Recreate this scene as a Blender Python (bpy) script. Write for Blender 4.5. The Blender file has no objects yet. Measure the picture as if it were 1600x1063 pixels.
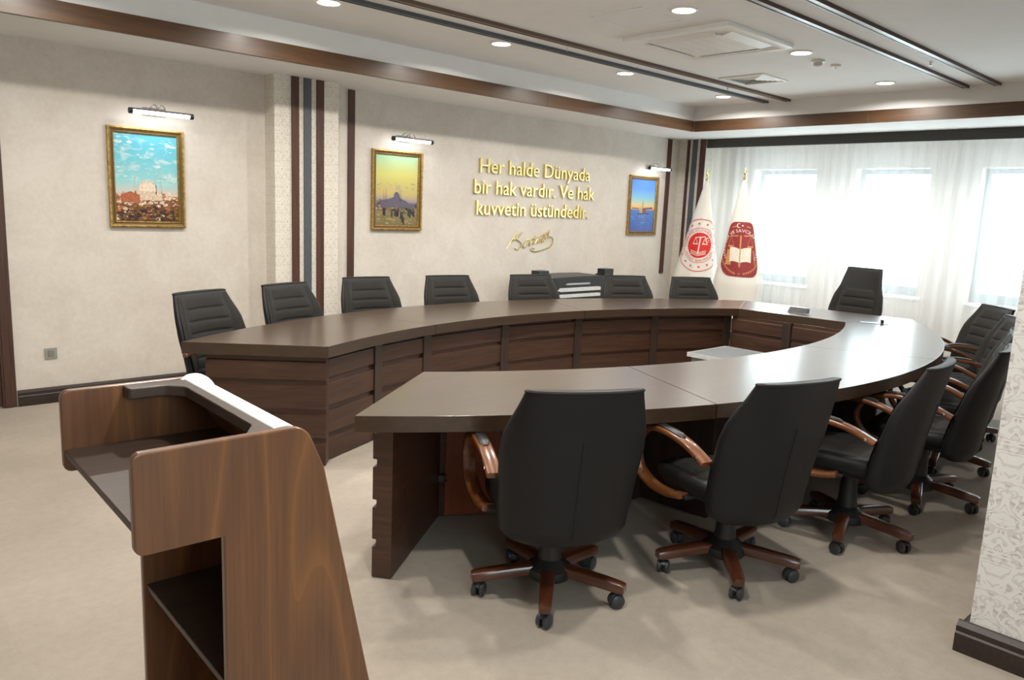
import bpy, bmesh, math, random
from mathutils import Vector, Matrix
random.seed(7)
PI = math.pi
S = bpy.context.scene
C = S.collection

# ---------------------------------------------------------------- camera
def set_camera():
    yaw, pit, rol = math.radians(43.495), math.radians(9.56), math.radians(-2.438)
    f = Vector((math.sin(yaw)*math.cos(pit), math.cos(yaw)*math.cos(pit), -math.sin(pit)))
    r = Vector((math.cos(yaw), -math.sin(yaw), 0)); d = f.cross(r)
    c, s = math.cos(rol), math.sin(rol)
    right, down = c*r + s*d, -s*r + c*d
    m = Matrix((right, -down, -f)).transposed().to_4x4()
    m.translation = (0, 0, 1.6)
    cd = bpy.data.cameras.new('camera'); o = bpy.data.objects.new('camera', cd); C.objects.link(o)
    cd.sensor_fit = 'HORIZONTAL'; cd.sensor_width = 36; cd.lens = 36*1212/1600
    cd.clip_start = .05; o.matrix_world = m; S.camera = o
set_camera()

# ---------------------------------------------------------------- world, exposure
S.view_settings.view_transform = 'Standard'; S.view_settings.look = 'None'
S.view_settings.exposure = 0.15; S.view_settings.gamma = 1
W = bpy.data.worlds.new('world'); S.world = W; W.use_nodes = True
_bg = W.node_tree.nodes['Background']
_bg.inputs[0].default_value = (.86, .95, 1.0, 1); _bg.inputs[1].default_value = 11.5
DOWNLIGHT_W = 24.0
PICTURE_W = .8

# ---------------------------------------------------------------- materials
def lin(r, g, b):
    f = lambda v: (v/255/12.92) if v/255 <= .04045 else ((v/255+.055)/1.055)**2.4
    return (f(r), f(g), f(b), 1)

class N:
    def __init__(s, name):
        s.m = bpy.data.materials.new(name); s.m.use_nodes = True
        s.t = s.m.node_tree; s.b = s.t.nodes['Principled BSDF']
    def n(s, typ, **kw):
        x = s.t.nodes.new(typ)
        for k, v in kw.items(): setattr(x, k, v)
        return x
    def l(s, a, b): s.t.links.new(a, b)
    def coord(s, scale=(1,1,1), rot=(0,0,0), which='Object'):
        tc = s.n('ShaderNodeTexCoord'); mp = s.n('ShaderNodeMapping')
        mp.inputs['Scale'].default_value = scale; mp.inputs['Rotation'].default_value = rot
        s.l(tc.outputs[which], mp.inputs['Vector']); return mp.outputs['Vector']
    def noise(s, vec, scale, detail=4, rough=.5, dist=0):
        x = s.n('ShaderNodeTexNoise'); x.inputs['Scale'].default_value = scale; x.inputs['Detail'].default_value = detail
        x.inputs['Roughness'].default_value = rough; x.inputs['Distortion'].default_value = dist
        s.l(vec, x.inputs['Vector']); return x.outputs['Fac']
    def ramp(s, fac, stops, interp='LINEAR'):
        x = s.n('ShaderNodeValToRGB'); cr = x.color_ramp; cr.interpolation = interp
        while len(cr.elements) < len(stops): cr.elements.new(.5)
        for e, (p, c) in zip(cr.elements, stops): e.position = p; e.color = c
        s.l(fac, x.inputs['Fac']); return x.outputs['Color']
    def math(s, op, a, b=None, c=None):
        x = s.n('ShaderNodeMath', operation=op)
        for i, v in enumerate((a, b, c)):
            if v is None: continue
            if isinstance(v, (int, float)): x.inputs[i].default_value = v
            else: s.l(v, x.inputs[i])
        return x.outputs[0]
    def mix(s, fac, a, b, mode='MIX'):
        x = s.n('ShaderNodeMix', data_type='RGBA', blend_type=mode)
        for sock, v in ((x.inputs[0], fac), (x.inputs[6], a), (x.inputs[7], b)):
            if hasattr(v, 'links'): s.l(v, sock)
            else: sock.default_value = v
        return x.outputs[2]
    def bump(s, h, strength=.1, dist=.01):
        x = s.n('ShaderNodeBump'); x.inputs['Strength'].default_value = strength; x.inputs['Distance'].default_value = dist
        s.l(h, x.inputs['Height']); s.l(x.outputs[0], s.b.inputs['Normal'])
    def set(s, col=None, rough=None, metal=None, coat=None, coatr=None, spec=None):
        b = s.b.inputs
        if col is not None:
            if hasattr(col, 'links'): s.l(col, b['Base Color'])
            else: b['Base Color'].default_value = col
        for k, v in (('Roughness', rough), ('Metallic', metal), ('Coat Weight', coat), ('Coat Roughness', coatr), ('Specular IOR Level', spec)):
            if v is None: continue
            if hasattr(v, 'links'): s.l(v, b[k])
            else: b[k].default_value = v
        return s.m

def plain(name, col, rough=.5, metal=0, var=.08, scale=30, **kw):
    m = N(name); v = m.coord()
    n = m.noise(v, scale, 3)
    lo = tuple(c*(1-var) for c in col[:3])+(1,); hi = tuple(min(1, c*(1+var)) for c in col[:3])+(1,)
    return m.set(m.ramp(n, [(.3, lo), (.7, hi)]), rough, metal, **kw)

def wood(name, dark, mid, light, axis='X', rough=.35, fine=60, coat=0, big=3.0, contrast=1.0, coatr=.2):
    m = N(name)
    sc = {'H': (.07, .07, 1), 'X': (.06, 1, 1), 'Y': (1, .06, 1), 'Z': (1, 1, .06)}[axis]
    v = m.coord(sc)
    grain = m.noise(v, fine, 6, .6, .4)
    bands = m.noise(v, big*4, 3, .5, 1.2)
    f = m.math('ADD', m.math('MULTIPLY', grain, .55), m.math('MULTIPLY', bands, .45))
    col = m.ramp(f, [(.36, dark), (.5, mid), (.66, light)])
    m.set(col, rough, coat=coat, coatr=coatr)
    m.bump(grain, .04, .002)
    return m.m

def lectern_wood(name):
    m = N(name)
    v = m.coord((1, 1, .16))
    w = m.noise(v, 2.6, 2, .45, .3)
    rings = m.math('FRACT', m.math('MULTIPLY', w, 9.0))
    line = m.ramp(rings, [(0, (1,1,1,1)), (.12, (.25,.25,.25,1)), (.75, (0,0,0,1)), (1, (.6,.6,.6,1))])
    fine = m.noise(m.coord((1, 1, .03)), 90, 5, .6)
    base = m.ramp(fine, [(.3, lin(98,63,39)), (.5, lin(112,73,47)), (.7, lin(125,83,55))])
    blot = m.noise(m.coord((1,1,.4)), 5, 3)
    base = m.mix(m.math('MULTIPLY', blot, .5), base, lin(84,58,46))
    col = m.mix(m.math('MULTIPLY', line, .55), base, lin(158,102,56))
    m.set(col, .33, coat=.25, coatr=.25)
    return m.m

def damask(name, ground, fig, cell=.26, sharp=.02, gloss=.5, depth=.0, vertical=1):
    """mirror-symmetric scrolled wallpaper figure; u runs along the wall (x+y), v up"""
    m = N(name)
    tc = m.n('ShaderNodeTexCoord'); sp = m.n('ShaderNodeSeparateXYZ'); m.l(tc.outputs['Object'], sp.inputs[0])
    u = m.math('ADD', sp.outputs[0], sp.outputs[1]); z = sp.outputs[2]
    row = m.math('FLOOR', m.math('DIVIDE', z, cell*1.25))
    odd = m.math('MULTIPLY', m.math('MODULO', m.math('ABSOLUTE', row), 2.0), cell)
    pu = m.math('PINGPONG', m.math('ADD', u, odd), cell)
    pz = m.math('MODULO', m.math('ADD', z, 50*cell*1.25), cell*1.25)
    cb = m.n('ShaderNodeCombineXYZ'); m.l(pu, cb.inputs[0]); m.l(pz, cb.inputs[1])
    n1 = m.noise(cb.outputs[0], 2.6/cell, 1.5, .5, 1.6)
    n2 = m.noise(cb.outputs[0], 5.0/cell, 1, .5, .8)
    a = m.math('ABSOLUTE', m.math('SUBTRACT', m.math('FRACT', m.math('MULTIPLY', n1, 5)), .5))
    scroll = m.ramp(a, [(.16, (1,1,1,1)), (.26, (0,0,0,1))])
    leaf = m.ramp(n2, [(.5, (0,0,0,1)), (.58, (1,1,1,1))])
    f = m.mix(.5, scroll, leaf, 'LIGHTEN')
    f = m.mix(1.0, scroll, m.mix(.5, leaf, (1,1,1,1)), 'MULTIPLY')
    col = m.mix(f, ground, fig)
    m.set(col, gloss)
    return m.m

M = {}
def build_materials():
    # picture-wall plaster paper
    m = N('beige_wallpaper'); v = m.coord()
    a = m.noise(v, 3.2, 5, .6, .5); b = m.noise(v, 26, 4, .65)
    f = m.math('ADD', m.math('MULTIPLY', a, .6), m.math('MULTIPLY', b, .4))
    m.set(m.ramp(f, [(.38, lin(206,196,185)), (.62, lin(218,210,200))]), .6); m.bump(b, .06, .004)
    M['paper'] = m.m
    M['damask_cream'] = damask('cream_damask_paper', lin(226,220,209), lin(196,184,166), .12, gloss=.5)
    M['damask_lilac'] = damask('lilac_damask_paper', lin(230,226,222), lin(194,185,182), .17, gloss=.45)
    M['white'] = plain('white_paint', lin(240,240,239), .75, var=.015, scale=8)
    M['white2'] = plain('white_plastic', lin(240,240,236), .4, var=.02)
    M['ac_grey'] = plain('pale_grey_plastic', lin(200,200,196), .5, var=.03)
    M['trim'] = wood('trim_wood', lin(72,48,28), lin(84,57,34), lin(96,67,41), 'X', .4, coat=.15)
    M['trim_y'] = wood('trim_wood_across', lin(72,48,28), lin(84,57,34), lin(96,67,41), 'Y', .4, coat=.15)
    M['strip'] = wood('strip_wood', lin(62,38,28), lin(78,49,37), lin(90,58,44), 'Z', .5)
    M['slate'] = plain('slate_paint', lin(80,85,91), .5)
    M['pelmet'] = plain('pelmet_charcoal', lin(62,61,58), .55)
    M['skirt'] = wood('skirting_wood', lin(38,28,24), lin(48,36,31), lin(58,44,38), 'X', .4)
    M['door'] = wood('door_wood', lin(58,38,30), lin(72,48,38), lin(86,58,46), 'Z', .4)
    M['table'] = wood('table_wood', lin(56,40,27), lin(63,45,30), lin(70,51,35), 'X', .36, coat=.6, coatr=.2)
    M['plank'] = wood('plank_wood', lin(58,36,25), lin(70,45,32), lin(84,55,40), 'H', .42, big=6)
    M['post'] = wood('post_wood', lin(46,34,28), lin(56,42,35), lin(66,50,41), 'Z', .42)
    M['inner'] = wood('inner_veneer', lin(120,60,30), lin(138,72,38), lin(152,84,46), 'Z', .45)
    M['divider'] = wood('divider_wood', lin(46,31,25), lin(56,38,30), lin(66,45,36), 'Z', .45)
    M['lectern'] = lectern_wood('lectern_wood')
    M['lectern_dark'] = wood('lectern_board_wood', lin(54,40,33), lin(64,48,39), lin(74,56,46), 'X', .45)
    M['arm'] = wood('arm_wood', lin(92,52,27), lin(112,66,36), lin(130,80,46), 'Y', .28, coat=.5, coatr=.14)
    M['leg'] = wood('chair_leg_wood', lin(62,32,20), lin(78,41,25), lin(94,52,32), 'X', .28, coat=.5, coatr=.14)
    m = N('black_leather'); v = m.coord(); vo = m.n('ShaderNodeTexVoronoi'); vo.inputs['Scale'].default_value = 420; m.l(v, vo.inputs['Vector'])
    m.set(lin(24,24,25), .48, spec=.32); m.bump(vo.outputs['Distance'], .12, .001); M['leather'] = m.m
    m = N('charcoal_upholstery'); v = m.coord(); n = m.noise(v, 160, 3)
    m.set(m.ramp(n, [(.3, lin(31,30,27)), (.7, lin(40,38,34))]), .75, spec=.3); m.bump(n, .12, .001); M['cushion'] = m.m
    M['black'] = plain('black_plastic', lin(30,30,31), .4, var=.1)
    M['caster'] = plain('caster_plastic', lin(56,57,60), .4, var=.1)
    M['chrome'] = plain('chrome', (.62,.63,.66,1), .18, 1, var=.03)
    M['steel'] = plain('brushed_steel', (.5,.5,.52,1), .32, 1, var=.05)
    M['rail'] = plain('rail_metal', lin(132,132,132), .34, .7, var=.04)
    M['rail_brown'] = plain('rail_brown', lin(100,80,64), .42, 0, var=.05)
    M['gold'] = plain('gold_metal', (.80,.66,.28,1), .26, 1, var=.05)
    M['gilt'] = N('gilt_frame').m
    m = N('gilt_moulding'); v = m.coord(); n = m.noise(v, 40, 5, .7)
    m.set(m.ramp(n, [(.3, lin(120,90,44)), (.55, lin(178,146,80)), (.75, lin(214,186,120))]), .38, .55); M['gilt'] = m.m
    M['gilt_dark'] = plain('gilt_dark', lin(104,78,44), .45, .4)
    m = N('beige_carpet'); v = m.coord()
    fine = m.noise(v, 380, 3, .7); med = m.noise(v, 22, 4, .6); big = m.noise(v, 1.6, 3)
    tc = m.n('ShaderNodeTexCoord'); sn = m.n('ShaderNodeVectorMath', operation='SNAP'); sn.inputs[1].default_value = (.5, .5, 5)
    m.l(tc.outputs['Object'], sn.inputs[0]); wn = m.n('ShaderNodeTexWhiteNoise', noise_dimensions='3D'); m.l(sn.outputs[0], wn.inputs['Vector'])
    f = m.math('ADD', m.math('ADD', m.math('MULTIPLY', fine, .55), m.math('MULTIPLY', med, .2)), m.math('MULTIPLY', big, .25))
    col = m.ramp(f, [(.36, lin(152,142,131)), (.64, lin(178,168,156))])
    col = m.mix(m.math('MULTIPLY', wn.outputs['Value'], .16), col, lin(140,129,116))
    m.set(col, .95, spec=.15); m.bump(fine, .2, .003); M['carpet'] = m.m
    # sheer curtain
    m = N('sheer_voile'); t = m.t; t.nodes.remove(m.b)
    tr = m.n('ShaderNodeBsdfTransparent'); tl = m.n('ShaderNodeBsdfTranslucent'); df = m.n('ShaderNodeBsdfDiffuse')
    weave = m.noise(m.coord((1, 60, .6)), 3, 3)
    tint = m.ramp(weave, [(.3, (.86,.85,.855,1)), (.7, (.93,.92,.925,1))])
    m.l(tint, tl.inputs[0]); m.l(tint, df.inputs[0])
    a = m.n('ShaderNodeMixShader'); a.inputs[0].default_value = .66; m.l(tl.outputs[0], a.inputs[1]); m.l(df.outputs[0], a.inputs[2])
    b = m.n('ShaderNodeMixShader'); b.inputs[0].default_value = .50; m.l(tr.outputs[0], b.inputs[1]); m.l(a.outputs[0], b.inputs[2])
    m.l(b.outputs[0], t.nodes['Material Output'].inputs[0]); M['voile'] = m.m
    m = N('window_glass'); t = m.t; t.nodes.remove(m.b)
    tr = m.n('ShaderNodeBsdfTransparent'); tr.inputs[0].default_value = (.93,.97,.97,1); gl = m.n('ShaderNodeBsdfGlossy'); gl.inputs['Roughness'].default_value = .02
    mx = m.n('ShaderNodeMixShader'); mx.inputs[0].default_value = .06; m.l(tr.outputs[0], mx.inputs[1]); m.l(gl.outputs[0], mx.inputs[2])
    m.l(mx.outputs[0], t.nodes['Material Output'].inputs[0]); M['glass'] = m.m
    M['frame'] = plain('window_frame_teal', lin(150,168,174), .4)
    def emit(name, col, st):
        m = N(name); m.b.inputs['Emission Color'].default_value = col; m.b.inputs['Emission Strength'].default_value = st
        m.set(col, .5); return m.m
    M['lens'] = emit('downlight_lens', (1, .93, .76, 1), 9)
    M['tube'] = emit('lamp_tube', (.86, .90, 1, 1), 6)
    m = N('flag_cloth'); w = m.noise(m.coord(), 300, 2)
    m.set(m.ramp(w, [(.3, lin(226,223,214)), (.7, lin(234,231,223))]), .7); M['flag'] = m.m
    M['red'] = plain('flag_red', lin(214,44,40), .7); M['red2'] = plain('flag_light_red', lin(222,90,86), .7)
    M['maroon'] = plain('flag_maroon', lin(146,48,52), .7); M['tan'] = plain('flag_tan', lin(196,140,86), .7)
    M['cream'] = plain('flag_cream', lin(232,222,206), .7)
    M['panelgrey'] = plain('grey_laminate', lin(120,124,128), .4)
    M['paleedge'] = plain('pale_edge', lin(196,198,198), .4)
    M['silver'] = plain('silver_bar', lin(205,206,204), .3, .1)
build_materials()

# ---------------------------------------------------------------- geometry helpers
class MB:
    def __init__(s): s.v = []; s.f = []; s.mi = []
    def add(s, vs, fs, mi=0):
        o = len(s.v); s.v += [tuple(p) for p in vs]; s.f += [tuple(i+o for i in f) for f in fs]; s.mi += [mi]*len(fs); return s
    def box(s, a, b, mi=0):
        (x0,y0,z0),(x1,y1,z1) = a, b
        x0,x1 = min(x0,x1),max(x0,x1); y0,y1 = min(y0,y1),max(y0,y1); z0,z1 = min(z0,z1),max(z0,z1)
        return s.add([(x0,y0,z0),(x1,y0,z0),(x1,y1,z0),(x0,y1,z0),(x0,y0,z1),(x1,y0,z1),(x1,y1,z1),(x0,y1,z1)],
                     [(3,2,1,0),(4,5,6,7),(0,1,5,4),(1,2,6,5),(2,3,7,6),(3,0,4,7)], mi)
    def prism(s, poly, z0, z1, mi=0, tf=None):
        """poly: list of (a,b); tf maps (a,b,h)->xyz"""
        if tf is None: tf = lambda a,b,h: (a,b,h)
        n = len(poly)
        area = sum(poly[i][0]*poly[(i+1)%n][1]-poly[(i+1)%n][0]*poly[i][1] for i in range(n))
        if area < 0: poly = poly[::-1]
        vs = [tf(a,b,z0) for a,b in poly]+[tf(a,b,z1) for a,b in poly]
        fs = [tuple(range(n-1,-1,-1)), tuple(range(n,2*n))]+[(i,(i+1)%n,n+(i+1)%n,n+i) for i in range(n)]
        return s.add(vs, fs, mi)
    def loft(s, rings, cap0=True, cap1=True, mi=0, closed=True):
        n = len(rings[0]); vs = [p for r in rings for p in r]; fs = []
        for k in range(len(rings)-1):
            for i in range(n if closed else n-1):
                j = (i+1)%n; fs.append((k*n+i, k*n+j, (k+1)*n+j, (k+1)*n+i))
        if cap0: fs.append(tuple(range(n-1,-1,-1)))
        if cap1: fs.append(tuple((len(rings)-1)*n+i for i in range(n)))
        return s.add(vs, fs, mi)
    def lathe(s, prof, n=24, origin=(0,0,0), axis='Z', mi=0):
        ox,oy,oz = origin; rings = []
        for r, h in prof:
            ring = []
            for i in range(n):
                a = 2*PI*i/n; p = (r*math.cos(a), r*math.sin(a), h)
                if axis == 'X': p = (p[2], p[0], p[1])
                if axis == 'Y': p = (p[1], p[2], p[0])
                ring.append((p[0]+ox, p[1]+oy, p[2]+oz))
            rings.append(ring)
        return s.loft(rings, mi=mi)
    def tube(s, path, r, n=10, mi=0):
        P = [Vector(p) for p in path]; rings = []; up = None
        for i, p in enumerate(P):
            t = (P[min(i+1,len(P)-1)]-P[max(i-1,0)]).normalized()
            if up is None: up = t.orthogonal().normalized()
            up = (up - t*up.dot(t)).normalized(); b = t.cross(up)
            rr = r[i] if isinstance(r, (list,tuple)) else r
            rings.append([p+(up*math.cos(2*PI*k/n)+b*math.sin(2*PI*k/n))*rr for k in range(n)])
        return s.loft(rings, mi=mi)
    def build(s, name, mat, parent=None, smooth=False, bevel=0, seg=2, auto=None):
        me = bpy.data.meshes.new(name); me.from_pydata(s.v, [], s.f)
        mats = mat if isinstance(mat, (list,tuple)) else [mat]
        for m in mats: me.materials.append(m)
        if len(mats) > 1: me.polygons.foreach_set('material_index', s.mi)
        bm = bmesh.new(); bm.from_mesh(me); bmesh.ops.recalc_face_normals(bm, faces=bm.faces)
        ang = math.radians(auto if auto else 38)
        if smooth:
            for e in bm.edges:
                if len(e.link_faces) == 2 and e.calc_face_angle(0) > ang: e.smooth = False
        for f in bm.faces: f.smooth = smooth
        bm.to_mesh(me); bm.free(); me.update()
        o = bpy.data.objects.new(name, me); C.objects.link(o)
        if parent: o.parent = parent
        if bevel:
            md = o.modifiers.new('bevel', 'BEVEL'); md.width = bevel; md.segments = seg; md.limit_method = 'ANGLE'; md.angle_limit = math.radians(40)
            md.harden_normals = False
        return o

def catmull(pts, k=6):
    P = [Vector(p) for p in pts]; out = []
    for i in range(len(P)-1):
        p0 = P[i-1] if i else P[0]*2-P[1]; p1, p2 = P[i], P[i+1]; p3 = P[i+2] if i+2 < len(P) else P[-1]*2-P[-2]
        for j in range(k):
            t = j/k
            out.append(.5*((2*p1)+(p2-p0)*t+(2*p0-5*p1+4*p2-p3)*t*t+(3*p1-p0-3*p2+p3)*t**3))
    out.append(P[-1]); return out

def round_poly(pts, rad, k=6):
    out = []; n = len(pts)
    for i, p in enumerate(pts):
        r = rad[i] if isinstance(rad, (list,tuple)) else rad
        P, A, B = Vector(p), Vector(pts[i-1]), Vector(pts[(i+1)%n])
        if r <= 0: out.append(tuple(P)); continue
        u, v = (A-P).normalized(), (B-P).normalized(); ang = u.angle(v)
        d = min(r/math.tan(ang/2), (A-P).length*.49, (B-P).length*.49); rr = d*math.tan(ang/2)
        c = P+(u+v).normalized()*(rr/math.sin(ang/2)); a, b = P+u*d-c, P+v*d-c
        th = a.angle(b); sgn = 1 if a.x*b.y-a.y*b.x > 0 else -1
        for j in range(k+1):
            t = th*j/k*sgn
            out.append((c.x+a.x*math.cos(t)-a.y*math.sin(t), c.y+a.x*math.sin(t)+a.y*math.cos(t)))
    return out

def text_mesh(txt, size=1.0):
    """2D triangles of a text in Blender's own font: verts (x,y), faces"""
    cu = bpy.data.curves.new('t', 'FONT'); cu.body = txt; cu.size = size; cu.resolution_u = 3
    o = bpy.data.objects.new('t', cu); C.objects.link(o)
    dg = bpy.context.evaluated_depsgraph_get(); me = bpy.data.meshes.new_from_object(o.evaluated_get(dg))
    v = [(p.co.x, p.co.y) for p in me.vertices]; f = [tuple(p.vertices) for p in me.polygons]
    bpy.data.objects.remove(o); bpy.data.curves.remove(cu); bpy.data.meshes.remove(me)
    return v, f

def thing(name, label, cat, loc=(0,0,0), rz=0, group=None):
    o = bpy.data.objects.new(name, None); C.objects.link(o); o.empty_display_size = .1
    o.location = loc; o.rotation_euler = (0,0,rz); o['label'] = label; o['category'] = cat
    if group: o['group'] = group
    return o
def tag(o, label, cat, group=None):
    o['label'] = label; o['category'] = cat
    if group: o['group'] = group
    return o
def struct(o): o['kind'] = 'structure'; return o

# ================================================================ ROOM SHELL
WY, WX, SOF, CEIL = 6.58, 9.9, 2.65, 2.945      # picture wall, window wall, soffit, recessed ceiling
X0, Y0 = -2.6, -1.6                               # back wall, right-hand wall
RX0, RX1, RY0, RY1 = -1.2, 8.40, .72, 5.74        # ceiling recess
struct(MB().box((X0-.2,Y0-.2,-.12), (WX+.4,WY+.3,-.0005)).build('floor', M['carpet']))
struct(MB().box((X0-.2,WY,0), (WX+.4,WY+.2,3.2)).build('wall_left', M['paper']))
struct(MB().box((X0-.2,Y0-.2,0), (X0,WY,3.2)).build('wall_back', M['paper']))
# right-hand wall with an added, unseen window that brings daylight from the camera side
ADDED_RW = [(-.3,1.1)]
b = MB(); x = X0
for a, c in ADDED_RW:
    b.box((x,Y0-.2,0), (a,Y0,3.2)); b.box((a,Y0-.2,0), (c,Y0,1.0)); b.box((a,Y0-.2,2.6), (c,Y0,3.2)); x = c
b.box((x,Y0-.2,0), (WX+.4,Y0,3.2)); struct(b.build('wall_right', M['paper']))
for i, (a, c) in enumerate(ADDED_RW):
    b = MB(); y0, y1 = Y0-.18, Y0-.12; t = .06
    b.box((a,y0,1.0), (a+t,y1,2.6)); b.box((c-t,y0,1.0), (c,y1,2.6)); b.box((a+t,y0,1.0), (c-t,y1,1.07)); b.box((a+t,y0,2.54), (c-t,y1,2.6))
    w = struct(b.build('window_%d' % (i+5), M['frame'], bevel=.004))  # added window, made up to brighten the near side of the room
    MB().box((a+t,y0+.03,1.07), (c-t,y0+.036,2.54)).build('pane', M['glass'], w)
    li = bpy.data.lights.new('daylight_portal', 'AREA'); li.shape = 'RECTANGLE'; li.cycles.is_portal = True
    lo = bpy.data.objects.new('daylight_portal', li); C.objects.link(lo)
    lo.location = ((a+c)/2, Y0-.19, 1.8); lo.rotation_euler = (PI/2, 0, 0); li.size, li.size_y = c-a, 1.6
# recessed ceiling + soffit ring with the white riser
b = MB(); b.box((RX0-.1,RY0-.1,CEIL), (RX1+.1,RY1+.1,CEIL+.1)); struct(b.build('ceiling', M['white']))
b = MB()
b.box((X0,RY1+.02,SOF), (WX+.3,WY,SOF+.1)); b.box((X0,Y0,SOF), (WX+.3,RY0-.02,SOF+.1))
b.box((X0,RY0-.02,SOF), (RX0-.02,RY1+.02,SOF+.1)); b.box((RX1+.02,RY0-.02,SOF), (WX+.3,RY1+.02,SOF+.1))
b.box((X0,RY1+.02,SOF+.1), (WX,RY1+.1,CEIL+.1)); b.box((X0,RY0-.1,SOF+.1), (WX,RY0-.02,CEIL+.1))
b.box((RX0-.1,RY0-.02,SOF+.1), (RX0-.02,RY1+.02,CEIL+.1)); b.box((RX1+.02,RY0-.02,SOF+.1), (RX1+.1,RY1+.02,CEIL+.1))
struct(b.build('ceiling_soffit', M['white']))
# brown band round the recess, in lengths
xs = [RX0, .45, 3.28, 5.8, RX1]
b = MB()
for p, q in zip(xs[:-1], xs[1:]): b.box((p+.001,RY1,SOF-.006), (q-.001,RY1+.03,SOF+.122))
struct(b.build('trim_1', M['trim'], bevel=.002))
b = MB()
for p, q in zip([RY0,1.6,3.6], [1.6,3.6,RY1]): b.box((RX1,p+.001,SOF-.006), (RX1+.03,q-.001,SOF+.122))
struct(b.build('trim_2', M['trim_y'], bevel=.002))
struct(MB().box((RX0,RY0-.03,SOF-.006), (RX1,RY0,SOF+.122)).build('trim_3', M['trim']))
struct(MB().box((RX0-.03,RY0,SOF-.006), (RX0,RY1,SOF+.122)).build('trim_4', M['trim_y']))
# window wall with five openings (the photo sees three)
WZ0, WZ1 = .76, 2.28
wins = [(4.82,5.70), (3.43,4.31), (2.02,2.90), (.60,1.48)]
b = MB(); edges = sorted(wins)
y = Y0-.2
for a, c in edges:
    b.box((WX,y,0), (WX+.28,a,3.2)); b.box((WX,a,0), (WX+.28,c,WZ0)); b.box((WX,a,WZ1), (WX+.28,c,3.2)); y = c
b.box((WX,y,0), (WX+.28,WY,3.2))
struct(b.build('wall_far', M['paper']))
for i, (a, c) in enumerate(wins):
    b = MB(); x0, x1 = WX+.16, WX+.23; t = .06
    b.box((x0,a,WZ0), (x1,a+t,WZ1)); b.box((x0,c-t,WZ0), (x1,c,WZ1)); b.box((x0,a+t,WZ0), (x1,c-t,WZ0+.11)); b.box((x0,a+t,WZ1-t), (x1,c-t,WZ1))
    w = struct(b.build('window_%d' % (i+1), M['frame'], bevel=.004))
    MB().box((x0+.03,a+t,WZ0+.11), (x0+.036,c-t,WZ1-t)).build('pane', M['glass'], w)
    MB().box((WX-.03,a-.03,WZ0-.035), (WX+.16,c+.03,WZ0-.005)).build('sill', M['white2'], w, bevel=.004)
    li = bpy.data.lights.new('daylight_portal', 'AREA'); li.shape = 'RECTANGLE'; li.size = c-a; li.size_y = WZ1-WZ0
    lo = bpy.data.objects.new('daylight_portal', li); C.objects.link(lo); li.cycles.is_portal = True
    lo.location = (WX+.26, (a+c)/2, (WZ0+WZ1)/2); lo.rotation_euler = (0, PI/2, 0); li.size, li.size_y = WZ1-WZ0, c-a
# pelmet over the curtain
b = MB(); b.box((9.34,Y0,2.535), (9.37,6.15,SOF)); struct(b.build('trim_5', M['pelmet'], bevel=.002))
# corner column with strips
struct(MB().box((9.33,6.15,0), (WX,WY,SOF)).build('wall_corner_column', M['damask_cream']))
for i, (a, c, k) in enumerate([(6.405,6.445,'strip'), (6.285,6.36,'slate'), (6.15,6.235,'strip')]):
    struct(MB().box((9.312,a,0), (9.33,c,SOF)).build('trim_%d' % (6+i), M[k], bevel=.002))
# column on the picture wall
struct(MB().box((3.17,6.40,0), (3.79,WY,SOF)).build('wall_left_column', M['damask_cream']))
for i, (a, c, k) in enumerate([(3.325,3.393,'strip'), (3.442,3.512,'slate'), (3.566,3.636,'strip')]):
    struct(MB().box((a,6.382,0), (c,6.40,SOF)).build('trim_%d' % (9+i), M[k], bevel=.002))
struct(MB().box((3.995,WY-.018,.115), (4.065,WY,2.64)).build('trim_12', M['strip'], bevel=.002))
struct(MB().box((9.045,WY-.018,.80), (9.125,WY,2.64)).build('trim_13', M['strip'], bevel=.002))
# wall return in the right foreground
struct(MB().box((3.2,Y0,0), (4.1,.765,SOF)).build('wall_right_pier', M['damask_lilac']))
def skirting(name, p, q, out, h=.118):
    p, q, o = Vector(p), Vector(q), Vector(out)
    prof = [(0,0),(.036,0),(.036,h*.62),(.030,h*.68),(.030,h*.86),(.012,h),(0,h)]
    b = MB(); b.loft([[ (P.x+o.x*d, P.y+o.y*d, z) for d, z in prof] for P in (p, q)])
    return struct(b.build(name, M['skirt']))
skirting('baseboard_left', (1.20,WY), (3.17,WY), (0,-1)); skirting('baseboard_left.001', (3.79,WY), (9.33,WY), (0,-1))
skirting('baseboard_left_column', (3.134,6.40), (3.79,6.40), (0,-1)); skirting('baseboard_left_column.001', (3.17,6.40), (3.17,WY), (-1,0))
skirting('baseboard_pier', (3.2,Y0), (3.2,.801), (-1,0)); skirting('baseboard_pier.001', (3.2,.765), (4.1,.765), (0,1))
skirting('baseboard_back', (X0,Y0), (X0,WY), (1,0)); skirting('baseboard_far', (WX,Y0), (WX,6.15), (-1,0))
# door at the left edge
d = struct(MB().box((.22,WY-.012,.01), (1.10,WY,2.08)).build('door_1', M['door'], bevel=.003))
b = MB()
for x0, x1, z0, z1 in ((1.10,1.19,0,2.17), (.13,.22,0,2.17), (.22,1.10,2.08,2.17)):
    b.box((x0,WY-.03,z0), (x1,WY,z1)); 
b.box((1.115,WY-.036,0), (1.165,WY-.03,2.15)); b.build('door_frame', M['door'], d, bevel=.004)
b = MB(); b.tube([(1.02,WY-.012,1.0),(1.02,WY-.06,1.0),(.90,WY-.06,1.0)], .01); b.build('door_handle', M['chrome'], d, smooth=True)
# access hatch outline in the ceiling
b = MB()
for a in ((4.25,3.38,4.70,3.385), (4.25,3.815,4.70,3.82), (4.25,3.38,4.255,3.82), (4.695,3.38,4.70,3.82)):
    b.box((a[0],a[1],CEIL-.004), (a[2],a[3],CEIL))
struct(b.build('trim_14', M['white2']))
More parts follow.
